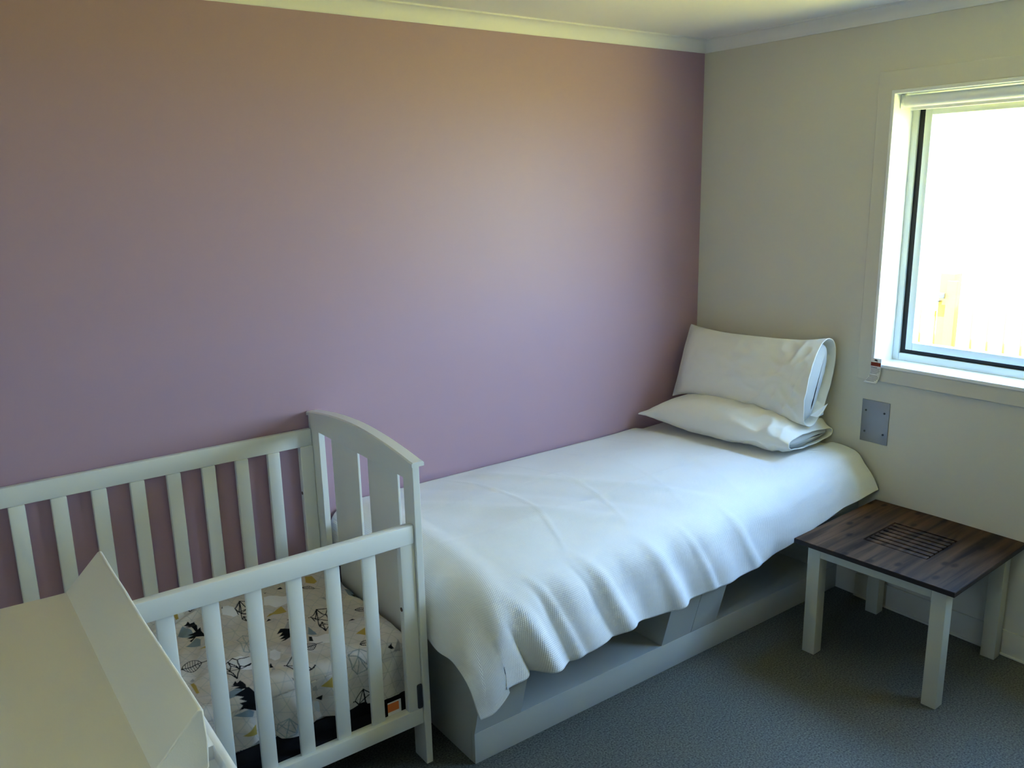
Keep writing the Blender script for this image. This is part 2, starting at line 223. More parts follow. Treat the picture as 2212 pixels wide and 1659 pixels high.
# printed quilt: colour comes from the print attribute of the quilt mesh
M_quilt = mat('printed_quilt_cotton', (.8, .8, .8), .8, .15)
nt, N, L, B = nodes(M_quilt)
at = N.new('ShaderNodeAttribute'); at.attribute_name = 'print'; L.new(at.outputs['Color'], B.inputs['Base Color'])
tc = N.new('ShaderNodeTexCoord'); nz = N.new('ShaderNodeTexNoise'); nz.inputs['Scale'].default_value = 22; nz.inputs['Detail'].default_value = 3
bpq = N.new('ShaderNodeBump'); bpq.inputs['Strength'].default_value = .5; bpq.inputs['Distance'].default_value = .008
L.new(tc.outputs['Object'], nz.inputs['Vector']); L.new(nz.outputs['Fac'], bpq.inputs['Height']); L.new(bpq.outputs['Normal'], B.inputs['Normal'])

# stained table boards: grain along local x
M_wood = mat('dark_stained_pine', (.1, .06, .04), .55, .14)
nt, N, L, B = nodes(M_wood)
tc = N.new('ShaderNodeTexCoord'); mp = N.new('ShaderNodeMapping'); mp.inputs['Scale'].default_value = (1.6, 22, 22)
g1 = N.new('ShaderNodeTexNoise'); g1.inputs['Scale'].default_value = 1.6; g1.inputs['Detail'].default_value = 8; g1.inputs['Distortion'].default_value = .6
L.new(tc.outputs['Object'], mp.inputs['Vector']); L.new(mp.outputs['Vector'], g1.inputs['Vector'])
cr1 = N.new('ShaderNodeValToRGB'); cr1.color_ramp.elements[0].position = .3; cr1.color_ramp.elements[0].color = WOOD_D
cr1.color_ramp.elements[1].position = .72; cr1.color_ramp.elements[1].color = WOOD_L
L.new(g1.outputs['Fac'], cr1.inputs['Fac'])
mp2 = N.new('ShaderNodeMapping'); mp2.inputs['Scale'].default_value = (6, 11, 9); vk = N.new('ShaderNodeTexVoronoi'); vk.inputs['Scale'].default_value = 1.0; vk.voronoi_dimensions = '2D'
L.new(tc.outputs['Object'], mp2.inputs['Vector']); L.new(mp2.outputs['Vector'], vk.inputs['Vector'])
kr = N.new('ShaderNodeValToRGB'); kr.color_ramp.elements[0].position = .06; kr.color_ramp.elements[0].color = (.28, .25, .24, 1)
kr.color_ramp.elements[1].position = .15; kr.color_ramp.elements[1].color = (1, 1, 1, 1)
L.new(vk.outputs['Distance'], kr.inputs['Fac'])
mk = N.new('ShaderNodeMix'); mk.data_type = 'RGBA'; mk.blend_type = 'MULTIPLY'; mk.inputs['Factor'].default_value = 1
L.new(cr1.outputs['Color'], mk.inputs['A']); L.new(kr.outputs['Color'], mk.inputs['B'])
# board-to-board tone
sy = N.new('ShaderNodeSeparateXYZ'); L.new(tc.outputs['Object'], sy.inputs['Vector'])
md = N.new('ShaderNodeMath'); md.operation = 'MULTIPLY'; md.inputs[1].default_value = 1/.098; L.new(sy.outputs['Y'], md.inputs[0])
fl = N.new('ShaderNodeMath'); fl.operation = 'FLOOR'; L.new(md.outputs[0], fl.inputs[0])
wn = N.new('ShaderNodeTexWhiteNoise'); wn.noise_dimensions = '1D'; L.new(fl.outputs[0], wn.inputs['W'])
mr = N.new('ShaderNodeMapRange'); mr.inputs['To Min'].default_value = .7; mr.inputs['To Max'].default_value = 1.25; L.new(wn.outputs['Value'], mr.inputs['Value'])
mk2 = N.new('ShaderNodeMix'); mk2.data_type = 'RGBA'; mk2.blend_type = 'MULTIPLY'; mk2.inputs['Factor'].default_value = 1
L.new(mk.outputs['Result'], mk2.inputs['A']); L.new(mr.outputs['Result'], mk2.inputs['B']); L.new(mk2.outputs['Result'], B.inputs['Base Color'])

# sunlit ground outside
M_ground = mat('dry_lawn', GROUND, .95, .1)
nt, N, L, B = nodes(M_ground)
tc = N.new('ShaderNodeTexCoord'); gn = N.new('ShaderNodeTexNoise'); gn.inputs['Scale'].default_value = 3; gn.inputs['Detail'].default_value = 6
gr = N.new('ShaderNodeValToRGB'); gr.color_ramp.elements[0].color = tuple(c*.75 for c in GROUND[:3])+(1,); gr.color_ramp.elements[1].color = tuple(c*1.25 for c in GROUND[:3])+(1,)
L.new(tc.outputs['Object'], gn.inputs['Vector']); L.new(gn.outputs['Fac'], gr.inputs['Fac']); L.new(gr.outputs['Color'], B.inputs['Base Color'])
# ------------------------------------------------------------------ room
XL, YN, ZC = -4.35, -3.75, 2.362
H = 2.31
WY0, WZ0, WZ1, WD = -.929, 1.007, 2.061, .17
WY1 = WIN_Y1

def struct(o):
    o['kind'] = 'structure'; return o

bm = bmesh.new(); box(bm, XL-.15, WD, YN-.15, .15, -.12, 0)
struct(link('floor', bm, M_floor))
bm = bmesh.new(); box(bm, XL-.15, WD, YN-.15, .15, ZC, ZC+.15)
struct(link('ceiling', bm, M_white))
bm = bmesh.new(); box(bm, XL-.15, 0, 0, .15, 0, ZC)
struct(link('wall_back', bm, M_purple))
bm = bmesh.new()
box(bm, 0, WD, WY0, .15, 0, ZC); box(bm, 0, WD, YN-.15, WY1, 0, ZC)
box(bm, 0, WD, WY1, WY0, 0, WZ0); box(bm, 0, WD, WY1, WY0, WZ1, ZC)
struct(link('wall_right', bm, M_cream))
V0, V1, VZ = -2.30, -1.85, 1.50          # unseen window behind and left of the camera, added for soft side light
bm = bmesh.new()
box(bm, XL-.15, XL, YN-.15, V0, 0, ZC); box(bm, XL-.15, XL, V1, 0, 0, ZC)
box(bm, XL-.15, XL, V0, V1, 0, VZ); box(bm, XL-.15, XL, V0, V1, WZ1, ZC)
struct(link('wall_left', bm, M_rear))
bm = bmesh.new(); box(bm, XL, 0, YN-.15, YN, 0, ZC)
struct(link('wall_front', bm, M_rear))

# cove cornice
def cove(axis, a0, a1, name):
    s = ZC-H
    pts = [(0, 0), (0, -s+.0), (-.004, -s), (-.006, -s+.004)]
    for k in range(9):
        t = math.radians(90*k/8)
        pts.append((-s+.004+(s-.010)*math.cos(t), -s+.004+(s-.010)*math.sin(t)) if False else (-.006-(s-.012)*(1-math.cos(t)), -s+.006+(s-.012)*math.sin(t)))
    pts += [(-s, -.006), (-s, 0)]
    bm = bmesh.new()
    prism(bm, [(p[0], ZC+p[1]) for p in pts], axis, a0, a1)
    return struct(link(name, bm, M_white, smooth='auto'))
cove('x', XL, 0, 'trim_1')
cove('y', YN, 0, 'trim_2')

# vinyl skirtings
def skirt(name, bxs):
    bm = bmesh.new()
    for b in bxs: box(bm, *b, bev=.003)
    return struct(link(name, bm, M_cream, smooth='auto'))
skirt('baseboard_right', [(-.010, .002, YN, -.93, 0, .101), (-.016, .0, YN, -.93, 0, .010)])
skirt('baseboard_back', [(XL, -1.93, -.010, .002, 0, .101), (XL, -1.93, -.016, 0, 0, .010)])

# architrave (flat, painted like the wall) and white reveal
def frame(name, m, x0, x1, yo0, yo1, zo0, zo1, yi0, yi1, zi0, zi1, bev):
    bm = bmesh.new()
    O = [(yo0, zo0), (yo1, zo0), (yo1, zo1), (yo0, zo1)]; I = [(yi0, zi0), (yi1, zi0), (yi1, zi1), (yi0, zi1)]
    L_ = [[bm.verts.new((x, *q)) for q in ring_] for x in (x0, x1) for ring_ in (O, I)]
    for k in range(4):
        n_ = (k+1) % 4
        bm.faces.new((L_[0][k], L_[0][n_], L_[1][n_], L_[1][k])); bm.faces.new((L_[2][k], L_[3][k], L_[3][n_], L_[2][n_]))
        bm.faces.new((L_[0][k], L_[2][k], L_[2][n_], L_[0][n_])); bm.faces.new((L_[1][k], L_[1][n_], L_[3][n_], L_[3][k]))
    o = struct(link(name, bm, m, smooth='auto')); bv = o.modifiers.new('soft', 'BEVEL'); bv.width = bev; bv.segments = 3; bv.limit_method = 'ANGLE'
    return o
A, T, t = .060, .011, .013
frame('trim_3', M_cream, -T, .001, WY1-A, WY0+A, WZ0-A, WZ1+A+.012, WY1, WY0, WZ0, WZ1, .005)
frame('trim_4', M_trim, -.016, .125, WY1-.0005, WY0+.0005, WZ0-.0005, WZ1+.0005, WY1+t, WY0-t, WZ0+t, WZ1-t, .003)

# window: outer frame, black seal channel, sashes, panes
w = empty('window_1', (.13, (WY0+WY1)/2, WZ0)); struct(w)
def ring(bm, x0, x1, ya, yb, za, zb, wy, wz, bev=.002):
    box(bm, x0, x1, ya-wy, ya, za, zb, bev=bev); box(bm, x0, x1, yb, yb+wy, za, zb, bev=bev)
    box(bm, x0, x1, yb+wy, ya-wy, zb-wz, zb, bev=bev); box(bm, x0, x1, yb+wy, ya-wy, za, za+wz, bev=bev)
iy0, iy1, iz0, iz1 = WY0-t, WY1+t, WZ0+t, WZ1-t
bm = bmesh.new(); ring(bm, .118, .168, iy0, iy1, iz0, iz1, .026, .030)
midy = (WY0+WY1)/2
box(bm, .118, .168, midy-.02, midy+.02, iz0+.03, iz1-.03, bev=.002)
link('window_frame', bm, M_alu, w, 'auto')
for k, (ya, yb) in enumerate(((iy0-.026, midy+.02), (midy-.02, iy1+.026))):
    bm = bmesh.new(); ring(bm, .128, .160, ya, yb, iz0+.030, iz1-.030, .022, .016, bev=0)
    link('rubber_seal', bm, M_black, w)
    bm = bmesh.new(); ring(bm, .124, .158, ya-.022, yb+.022, iz0+.046, iz1-.046, .028, .030)
    sash = link('sash', bm, M_alu, w, 'auto')
    bm = bmesh.new(); box(bm, .143, .147, yb+.045, ya-.045, iz0+.07, iz1-.07)
    link('pane', bm, M_glass, sash)
rebase(w)

w2 = empty('added_light_window', (XL-.1, (V0+V1)/2, VZ)); struct(w2)  # added opening, never in view: lets sky light in from the left
bm = bmesh.new(); ring(bm, XL-.13, XL-.08, V1, V0, VZ, WZ1, .045, .045); link('window_frame', bm, M_alu, w2, 'auto')
bm = bmesh.new(); box(bm, XL-.11, XL-.106, V0+.045, V1-.045, VZ+.045, WZ1-.045); link('pane', bm, M_glass, w2)
rebase(w2)
bm = bmesh.new(); box(bm, XL-.95, XL-.15, YN-.15, .15, ZC+.02, ZC+.14)
struct(link('sun_blocking_eaves', bm, M_outside))  # unseen slab added to keep direct sun out of the left window

# rolled-up blind in the top of the reveal
b = empty('roller_blind', (.045, (iy0+iy1)/2, 1.99))
tag(b, 'rolled-up white roller blind across the top of the window', 'blind')
RX, RZ, RR = .045, 2.021, .0215
bm = bmesh.new(); cyl(bm, (RX, iy0-.016, RZ), (RX, iy1+.016, RZ), RR, 32)
link('rolled_fabric', bm, M_blind, b, 'auto')
bm = bmesh.new(); box(bm, RX+.014, RX+.026, iy1+.022, iy0-.022, RZ-.032, RZ-.006, bev=.003)
link('bottom_bar', bm, M_blind, b, 'auto')
for yy in (iy0-.001, iy1+.013):
    bm = bmesh.new(); box(bm, RX-.020, RX+.03, yy-.004, yy, RZ-.026, RZ+.0265, bev=.003)
    cyl(bm, (RX, yy-.012, RZ), (RX, yy-.003, RZ), .018, 24)
    link('bracket', bm, M_trim, b, 'auto')
rebase(b)

# warning card hanging at the lower left corner of the reveal
c = empty('warning_card', (-.02, -.952, .945))
tag(c, 'small white warning card with red header at the lower left window corner', 'tag')
vs, fs = [], []
n = 14
for i in range(n+1):
    f = i/n; z = 1.043-.100*f; x = -.019-.016*max(0, (f-.55)/.45)**2; sh = .014*max(0, (f-.5)/.5)**2*1.2
    vs += [(x, -.932+sh, z), (x, -.976+sh*.4, z)]
for i in range(n): fs.append((2*i, 2*i+1, 2*i+3, 2*i+2))
card = mesh_np('card', vs, fs, M_paper, c)
sm = card.modifiers.new('thick', 'SOLIDIFY'); sm.thickness = .0006
def strip(bm, f0, f1, a0, a1):
    def P(f, a):
        z = 1.043-.100*f; x = -.0196-.016*max(0, (f-.55)/.45)**2-.0004; sh = .014*max(0, (f-.5)/.5)**2*1.2
        y0, y1 = -.932+sh, -.976+sh*.4
        return (x, y0+(y1-y0)*a, z)
    v = [bm.verts.new(P(f0, a0)), bm.verts.new(P(f0, a1)), bm.verts.new(P(f1, a1)), bm.verts.new(P(f1, a0))]
    bm.faces.new(v)
bm = bmesh.new(); strip(bm, .17, .32, .02, .98); link('red_header', bm, M_red, c)
bm = bmesh.new()
for k, (a, bb) in enumerate(((.05, .66), (.05, .9), (.05, .88), (.05, .92), (.05, .85), (.05, .7), (.05, .3), (.05, .8), (.1, .9), (.05, .92), (.05, .85), (.05, .75))):
    f = .36+.050*k
    if k != 6: strip(bm, f, f+(.028 if k == 0 else .018), a, bb)
link('printed_text', bm, M_ink, c)
bm = bmesh.new(); box(bm, -.0196, -.0186, -.960, -.948, 1.032, 1.038)
link('hang_hole', bm, M_trim, c)
rebase(c)

# steel plate on the right wall
p = empty('wall_plate', (0, -.958, .69))
tag(p, 'grey brushed steel blanking plate screwed to the cream wall', 'wall plate')
bm = bmesh.new(); box(bm, -.0035, -.0002, -1.018, -.899, .689, .865, bev=.0012)
link('plate', bm, M_steel, p, 'auto')
for y, z in ((-.918, .820), (-.998, .820), (-.918, .731), (-.998, .731)):
    bm = bmesh.new(); cyl(bm, (-.0052, y, z), (-.002, y, z), .0042, 16)
    link('screw', bm, M_screw, p, 'auto')
rebase(p)

# ------------------------------------------------------------------ outside
bm = bmesh.new(); box(bm, WD, 30, -25, 25, -.45, -.35); box(bm, -30, XL-.15, -25, 25, -.45, -.35)
g = struct(link('ground_outside', bm, M_ground))
fx = 2.10
bm = bmesh.new(); box(bm, fx, fx+.09, -.195, -.105, -.37, 1.16, bev=.004)
box(bm, fx-.03, fx, -.225, -.165, -.37, 1.12, bev=.003)
post = link('gate_post', bm, M_post, None, 'auto'); tag(post, 'pale timber gate post outside the window', 'fence post')
bm = bmesh.new(); box(bm, fx-.05, fx-.032, -.165, -.125, 1.01, 1.045, bev=.002); box(bm, fx-.04, fx, -.13, -.10, .985, .995, bev=.002)
link('latch', bm, M_screw, post, 'auto')
def fence(name, y0, y1, zt, label):
    r = empty(name, (fx, (y0+y1)/2, -.35)); tag(r, label, 'fence')
    for z in (-.1, .7):
        bm = bmesh.new(); box(bm, fx+.02, fx+.055, min(y0, y1), max(y0, y1), z, z+.07, bev=.003); link('fence_rail', bm, M_fence, r, 'auto')
    n = int(abs(y1-y0)/.094)
    for i in range(n):
        y = y0+(y1-y0)*(i+.5)/n
        bm = bmesh.new(); box(bm, fx, fx+.018, y-.041, y+.041, -.36, zt+.008*math.sin(i*2.3), bev=.003); link('paling', bm, M_fence, r, 'auto')
    rebase(r)
fence('timber_gate', .95, -.10, .93, 'low pale paling gate left of the gate post outside')
fence('paling_fence', -.23, -5.2, .965, 'low pale paling fence right of the gate post outside')

# ------------------------------------------------------------------ bed base
BX0, BY = -1.906, -.836
def yb(z): return BY if z <= .106 else BY-.27*(z-.106)
bed = empty('bed_base', (-.95, -.45, 0))
tag(bed, 'pale grey built-in bed base with open storage niches under the duvet', 'bed')
ZB = .42
bm = bmesh.new(); box(bm, BX0, 0, BY, BY+.018, 0, .106, bev=.0015); link('plinth', bm, M_bed, bed, 'auto')
bm = bmesh.new(); prism(bm, [(-.002, 0), (BY+.018, 0), (BY+.018, .106), (BY, .106), (yb(ZB), ZB), (-.002, ZB)], 'x', BX0, BX0+.018); link('end_panel', bm, M_bed, bed)
bm = bmesh.new(); prism(bm, [(-.002, 0), (BY+.019, 0), (BY+.019, .104), (-.002, .104)], 'x', BX0+.018, 0)
prism(bm, [(-.002, .104), (BY+.001, .104), (BY+.001, .107), (-.002, .107)], 'x', BX0+.018, 0); link('niche_floor', bm, M_bed, bed)
def face(x0, x1):
    bm = bmesh.new(); prism(bm, [(BY+.016, .107), (BY, .107), (yb(ZB-.02), ZB-.02), (yb(ZB-.02)+.016, ZB-.02)], 'x', x0, x1); link('front_panel', bm, M_bed, bed)
face(BX0+.018, -1.728); face(-1.089, -.9365); face(-.9335, -.795); face(-.10, -.002)
for x in (-1.728, -1.089, -.795, -.10):
    side = .0 if x in (-1.089, -.10) else -.016
    bm = bmesh.new(); prism(bm, [(-.30, .107), (BY+.016, .107), (yb(ZB-.02)+.016, ZB-.02), (-.30, ZB-.02)], 'x', x+side, x+side+.016); link('divider', bm, M_bed, bed)
bm = bmesh.new(); box(bm, BX0+.018, -.002, -.30, -.285, .107, ZB-.02); link('niche_back', bm, M_bed, bed)
bm = bmesh.new(); box(bm, BX0, -.002, yb(ZB-.02), -.002, ZB-.02, ZB, bev=.001); link('bed_deck', bm, M_bed, bed)
rebase(bed)
bm = bmesh.new(); box(bm, BX0+.07, -.03, -.82, -.03, ZB+.001, .570, bev=.05, seg=4)
mt = link('mattress', bm, M_inner, None, True); tag(mt, 'white single mattress hidden under the waffle duvet on the bed base', 'mattress')

# ------------------------------------------------------------------ duvet
def lerpt(x, T):
    if x <= T[0][0]: return T[0][1]
    for (a, va), (b_, vb) in zip(T, T[1:]):
        if x <= b_: return va+(vb-va)*(x-a)/(b_-a)
    return T[-1][1]
HZ = [(-1.80, .305), (-1.76, .325), (-1.72, .312), (-1.684, .298), (-1.637, .297), (-1.453, .317), (-1.375, .329), (-1.164, .317), (-1.029, .325), (-.762, .333), (-.60, .356), (-.45, .400), (-.29, .449), (-.15, .480), (-.02, .500)]
HY = [(-1.80, -.945), (-1.5, -.94), (-.8, -.93), (-.6, -.935), (-.45, -.95), (-.29, -.968), (-.15, -.985), (-.02, -1.003)]
sst = lambda t: max(0, min(1, t))**2*(3-2*max(0, min(1, t)))
net = [
 [(-1.978, -.012, .42), (-1.978, -.25, .415), (-1.978, -.50, .41), (-1.980, -.70, .405), (-1.992, -.80, .405), (-1.982, -.865, .395), (-1.968, -.915, .335), (-1.950, -.932, .232)],
 [(-1.972, -.012, .51), (-1.972, -.25, .51), (-1.970, -.50, .505), (-1.968, -.69, .50), (-1.968, -.81, .485), (-1.955, -.885, .43), (-1.930, -.930, .345), (-1.902, -.940, .244)],
 [(-1.945, -.012, .58), (-1.945, -.25, .583), (-1.942, -.50, .583), (-1.935, -.68, .58), (-1.925, -.80, .555), (-1.905, -.885, .485), (-1.880, -.932, .395), (-1.852, -.945, .290)],
]
xs = [-1.86, -1.79, -1.745, -1.70, -1.64, -1.55, -1.45, -1.34, -1.22, -1.10, -.97, -.84, -.70, -.55, -.40, -.27, -.15, -.02]
for x in xs:
    h = sst((x+.62)/.45); e = sst((-1.70-x)/.2)
    zt = .607+.012*h
    hz, hy = lerpt(x, HZ), lerpt(x, HY)
    r = [(x, -.012, zt), (x, -.25, zt+.016), (x, -.48, zt+.022), (x, -.70-.02*h, zt+.018-.006*e+.006*h), (x, -.835-.045*h, .598-.012*e+.038*h), (x, -.905-.03*h, .535-.03*e+.055*h)]
    r.append((x, (r[-1][1]+hy)/2-.008, (r[-1][2]+hz)/2)); r.append((x, hy, hz)); net.append(r)
net = np.array(net)
NI, NJ = net.shape[:2]
nu, nv = 420, 190
ts = np.linspace(0, NI-1, nu); js = np.linspace(0, NJ-1, nv)
ROW = np.array([[cr(net[:, j], t) for j in range(NJ)] for t in ts])
def gs(x, c, w_): return math.exp(-((x-c)/w_)**2)
P = np.zeros((nu, nv, 3))
FOLD = [(-1.755, .015, -.040), (-1.69, .030, .034), (-1.61, .018, -.010), (-1.58, .016, .010), (-1.50, .045, .016), (-1.435, .016, -.008), (-.94, .016, .009), (-1.365, .026, .026), (-1.27, .045, -.014), (-1.115, .030, .024), (-1.03, .04, -.012), (-.86, .06, .010), (-.70, .02, .010), (-.60, .05, -.008)]
for i in range(nu):
    row = ROW[i]
    for j in range(nv):
        p = cr(row, js[j]).copy()
        d = max(0, (js[j]-3.9)/(NJ-1-3.9))
        x = p[0]
        if x > -1.86:
            w_ = sst((x+1.86)/.1)*sst((-.15-x)/.3)
            off = sum(a*gs(x-.16*(d-1), c_, s_*(.8+.5*d)) for c_, s_, a in FOLD)
            p[1] -= off*(d**1.1)*w_; p[2] += off*.25*d*w_
            if d > 0: p[0] += .0
        top = 1-sst((js[j]-3.2)/1.2)
        n_ = noise.noise(Vector((x*3.1, p[1]*3.7, 1.3)))*.010+noise.noise(Vector((x*8+p[1]*5, p[1]*6, 5.3)))*.0045
        edge = min(1, js[j]/.5)
        p[2] -= .016*sst((x+.44)/.08)*sst((p[1]+.80)/.06)*top
        p[2] += n_*top*edge
        # soft press-fold ridges left by packaging, and diagonal creases
        for c_ in (-1.52, -1.24, -.96, -.68): p[2] += .0022*top*edge*gs(x+.10*math.sin(p[1]*4), c_, .010)
        for c_ in (-.30, -.58): p[2] += .0022*top*gs(p[1]+.03*math.sin(x*3), c_, .010)
        p[2] += .007*top*edge*gs(x+p[1]*.9, -1.95, .05)+.006*top*edge*gs(x+p[1]*.75, -1.45, .035)-.005*top*edge*gs(x+p[1]*.8, -1.68, .05)
        dd = sst((js[j]-4)/1.5)
        p[1] -= dd*.006*noise.noise(Vector((x*11, p[2]*6, 9.1)))
        if x < -1.93: p[0] -= .006*noise.noise(Vector((p[1]*6, p[2]*7, 2.2)))*(1 if p[2] < .56 else 0)
        p[0] = min(p[0], -.014); P[i, j] = p
du = np.zeros((nu, nv, 2))
du[1:, :, 0] = np.cumsum(np.linalg.norm(np.diff(P[:, 60:61], axis=0), axis=2), axis=0)
du[:, 1:, 1] = np.cumsum(np.linalg.norm(np.diff(P[200:201], axis=1), axis=2), axis=1)
dv = mesh_np('duvet', P.reshape(-1, 3), grid_faces(nu, nv), M_duvet, None, du.reshape(-1, 2))
sm = dv.modifiers.new('thick', 'SOLIDIFY'); sm.thickness = .011; sm.offset = -1 if True else 1
tag(dv, 'rumpled white waffle-weave duvet draped over the single bed', 'duvet')

# ------------------------------------------------------------------ pillows
def pillow(name, label, secs, expo, seed, close_right=False):
    """secs: rows of (centre xyz, up vector xz, half height, half thickness) lofted along y"""
    root = empty(name, tuple(secs[0]['base'])); tag(root, label, 'pillow', 'white pillows at the head of the bed')
    K = np.array([[*s['c'], *s['e'], s['hh'], s['tt']] for s in secs])
    def loft(a0, a1, na, grow, end_round):
        rings = []; nu_ = 128
        for i in range(na+1):
            a = a0+(a1-a0)*i/na
            k = cr(K, a*(len(K)-1)); c_ = k[:3]; e_ = np.array([k[3], 0, k[4]]); e_ /= np.linalg.norm(e_)
            nrm = np.array([-e_[2], 0, e_[0]])
            hh, tt = k[5]*grow, k[6]*grow
            if end_round:
                q = min((a-a0)/.05, (a1-a)/.10, 1); q = math.sqrt(max(0, 1-(1-max(q, 0))**2)); hh *= .72+.28*q; tt *= max(q, .02)
            for m_ in range(nu_):
                th = 2*math.pi*m_/nu_
                u = math.sin(th); t_ = math.copysign(abs(math.cos(th))**expo, math.cos(th))
                p = c_+e_*hh*u+nrm*tt*t_
                nn = noise.noise(Vector((p[0]*6, p[1]*6, p[2]*6+seed)))*.008
                q1 = Vector((u*1.6+a*2.5, a*9-u*1.2, seed)); q2 = Vector((u*2.2-a*5, a*7+u*2.5, seed+4))
                nn += (.16-abs(noise.noise(q1)))*.022*sst((a-.25)/.6)+(.16-abs(noise.noise(q2)))*.018*sst((a-.1)/.8)
                nn += noise.noise(Vector((u*3, a*22, seed+2)))*.002
                nn *= 1-.7*sst((a-.9)/.08)
                d_ = nrm*math.copysign(1, t_) if abs(t_) > .05 else nrm*0
                rings.append(p+d_*nn*min(1, abs(t_)*2)*1.0)
        V = np.array(rings); F = grid_faces(na+1, nu_, wrap=True)
        return V, F, nu_
    V, F, n_ = loft(0, 1, 130, 1.0, False)
    F.append(tuple(range(n_)))
    case = mesh_np('pillowcase', V, F, M_pillow, root)
    sm = case.modifiers.new('thick', 'SOLIDIFY'); sm.thickness = .003
    V, F, n_ = loft(.04, .985, 130, .93, True)
    F.append(tuple(range(n_))); F.append(tuple(range(len(V)-n_, len(V)))[::-1])
    mesh_np('pillow_filling', V, F, M_inner, root)
    rebase(root)
    return root
lo = [dict(c=(-.232, -.045, .700), e=(1, .0), hh=.205, tt=.004, base=(-.2, -.4, .62)),
      dict(c=(-.222, -.13, .712), e=(1, .02), hh=.185, tt=.058),
      dict(c=(-.212, -.27, .718), e=(1, .04), hh=.180, tt=.082),
      dict(c=(-.205, -.42, .722), e=(1, .04), hh=.178, tt=.088),
      dict(c=(-.198, -.58, .722), e=(1, .04), hh=.176, tt=.086),
      dict(c=(-.185, -.70, .716), e=(1, .03), hh=.165, tt=.072),
      dict(c=(-.172, -.785, .700), e=(1, .02), hh=.150, tt=.030)]
pillow('pillow', 'white pillow lying flat on the duvet below the upright one', lo, .70, 3.1)
up = [dict(c=(-.150, -.045, .915), e=(.36, 1), hh=.178, tt=.004, base=(-.2, -.4, .80)),
      dict(c=(-.158, -.13, .926), e=(.36, 1), hh=.160, tt=.050),
      dict(c=(-.160, -.27, .930), e=(.36, 1), hh=.150, tt=.072),
      dict(c=(-.160, -.42, .933), e=(.36, 1), hh=.151, tt=.078),
      dict(c=(-.157, -.58, .935), e=(.36, 1), hh=.156, tt=.078),
      dict(c=(-.155, -.70, .929), e=(.35, 1), hh=.173, tt=.076),
      dict(c=(-.138, -.785, .932), e=(.34, 1), hh=.186, tt=.082)]
up_p = pillow('pillow', 'white pillow propped upright against the cream wall in the corner', up, .80, 8.4)

bm = bmesh.new()
tv = [bm.verts.new(v) for v in ((-.185, -.780, .800), (-.105, -.806, .842), (-.128, -.803, .812), (-.118, -.797, .796), (-.150, -.790, .788))]
bm.faces.new(tv); ft = link('fabric_tab', bm, M_pillow, up_p); ft.matrix_parent_inverse = Matrix.Translation(-up_p.location)
sm = ft.modifiers.new('thick', 'SOLIDIFY'); sm.thickness = .002
# ------------------------------------------------------------------ cot
cx, ct = -2.0243, .0225
FY = -.737
cot = empty('cot', (-2.68, -.37, 0)); tag(cot, 'white slatted baby cot with arched end panels against the mauve wall', 'cot')
XE = -3.335                                     # inner face of the far end panel
PY0, PY1 = -.742, -.004
def archz(y):
    t_ = (y-PY0)/(PY1-PY0)
    return .972+.034*math.sin(math.pi*t_)**.9
def end_panel(x0, x1, name='end_panel'):
    bm = bmesh.new()
    cuts = sorted([PY0, PY1, PY0+.071, PY1-.071, -.684, -.631, -.435, -.366, -.168, -.085])
    segs = [PY0]
    ys = sorted(set(cuts+[PY0+(PY1-PY0)*k/40 for k in range(41)]))
    slots = [(-.684, -.085)]
    inside = lambda y, L_: any(a < y < b_ for a, b_ in L_)
    faces = []
    for a, b_ in zip(ys, ys[1:]):
        m_ = (a+b_)/2
        leg = m_ < PY0+.071 or m_ > PY1-.071
        zs = [(0 if leg else .143, .200), (.200, .925), (.925, None)]
        for k, (za, zb_) in enumerate(zs):
            if k == 1 and inside(m_, slots): continue
            top_a, top_b = (archz(a), archz(b_)) if zb_ is None else (zb_, zb_)
            v = [bm.verts.new((x0, a, za)), bm.verts.new((x0, b_, za)), bm.verts.new((x0, b_, top_b)), bm.verts.new((x0, a, top_a))]
            faces.append(bm.faces.new(v))
    bmesh.ops.remove_doubles(bm, verts=bm.verts, dist=1e-5)
    r_ = bmesh.ops.extrude_face_region(bm, geom=list(bm.faces))
    bmesh.ops.translate(bm, verts=[v for v in r_['geom'] if isinstance(v, bmesh.types.BMVert)], vec=(x1-x0, 0, 0))
    bmesh.ops.recalc_face_normals(bm, faces=bm.faces)
    o = link(name, bm, M_cotwhite, cot, 'auto')
    bv = o.modifiers.new('soft', 'BEVEL'); bv.width = .0015; bv.segments = 2; bv.limit_method = 'ANGLE'; bv.angle_limit = math.radians(50)
    for ya_, yb_ in ((-.631, -.437), (-.366, -.168)):
        xm = x0+(x1-x0)*.42; xn = x0+(x1-x0)*.78
        part('panel_board', M_cotwhite, o, (min(xm, xn), max(xm, xn), ya_, yb_, .19, .935), bev=.0012)
    # cap strip along the arch
    bm = bmesh.new(); ya = [PY0-.009+(PY1-PY0+.009)*k/40 for k in range(41)]
    secs_ = []
    for y in ya:
        z = archz(min(max(y, PY0), PY1)); h = .014
        xa, xb = min(x0, x1)-.006, max(x0, x1)+.012
        q = [(xa, z), (xb, z), (xb, z+h*.7), (xb-.004, z+h), (xa+.004, z+h), (xa, z+h*.7)]
        secs_.append([bm.verts.new((u, y, v)) for u, v in q])
    for A_, B_ in zip(secs_, secs_[1:]):
        for k in range(6): bm.faces.new((A_[k], A_[(k+1) % 6], B_[(k+1) % 6], B_[k]))
    bm.faces.new(secs_[0]); bm.faces.new(secs_[-1][::-1])
    link('cap_rail', bm, M_cotwhite, o, 'auto')
end_panel(cx, cx+ct); end_panel(XE, XE-ct)
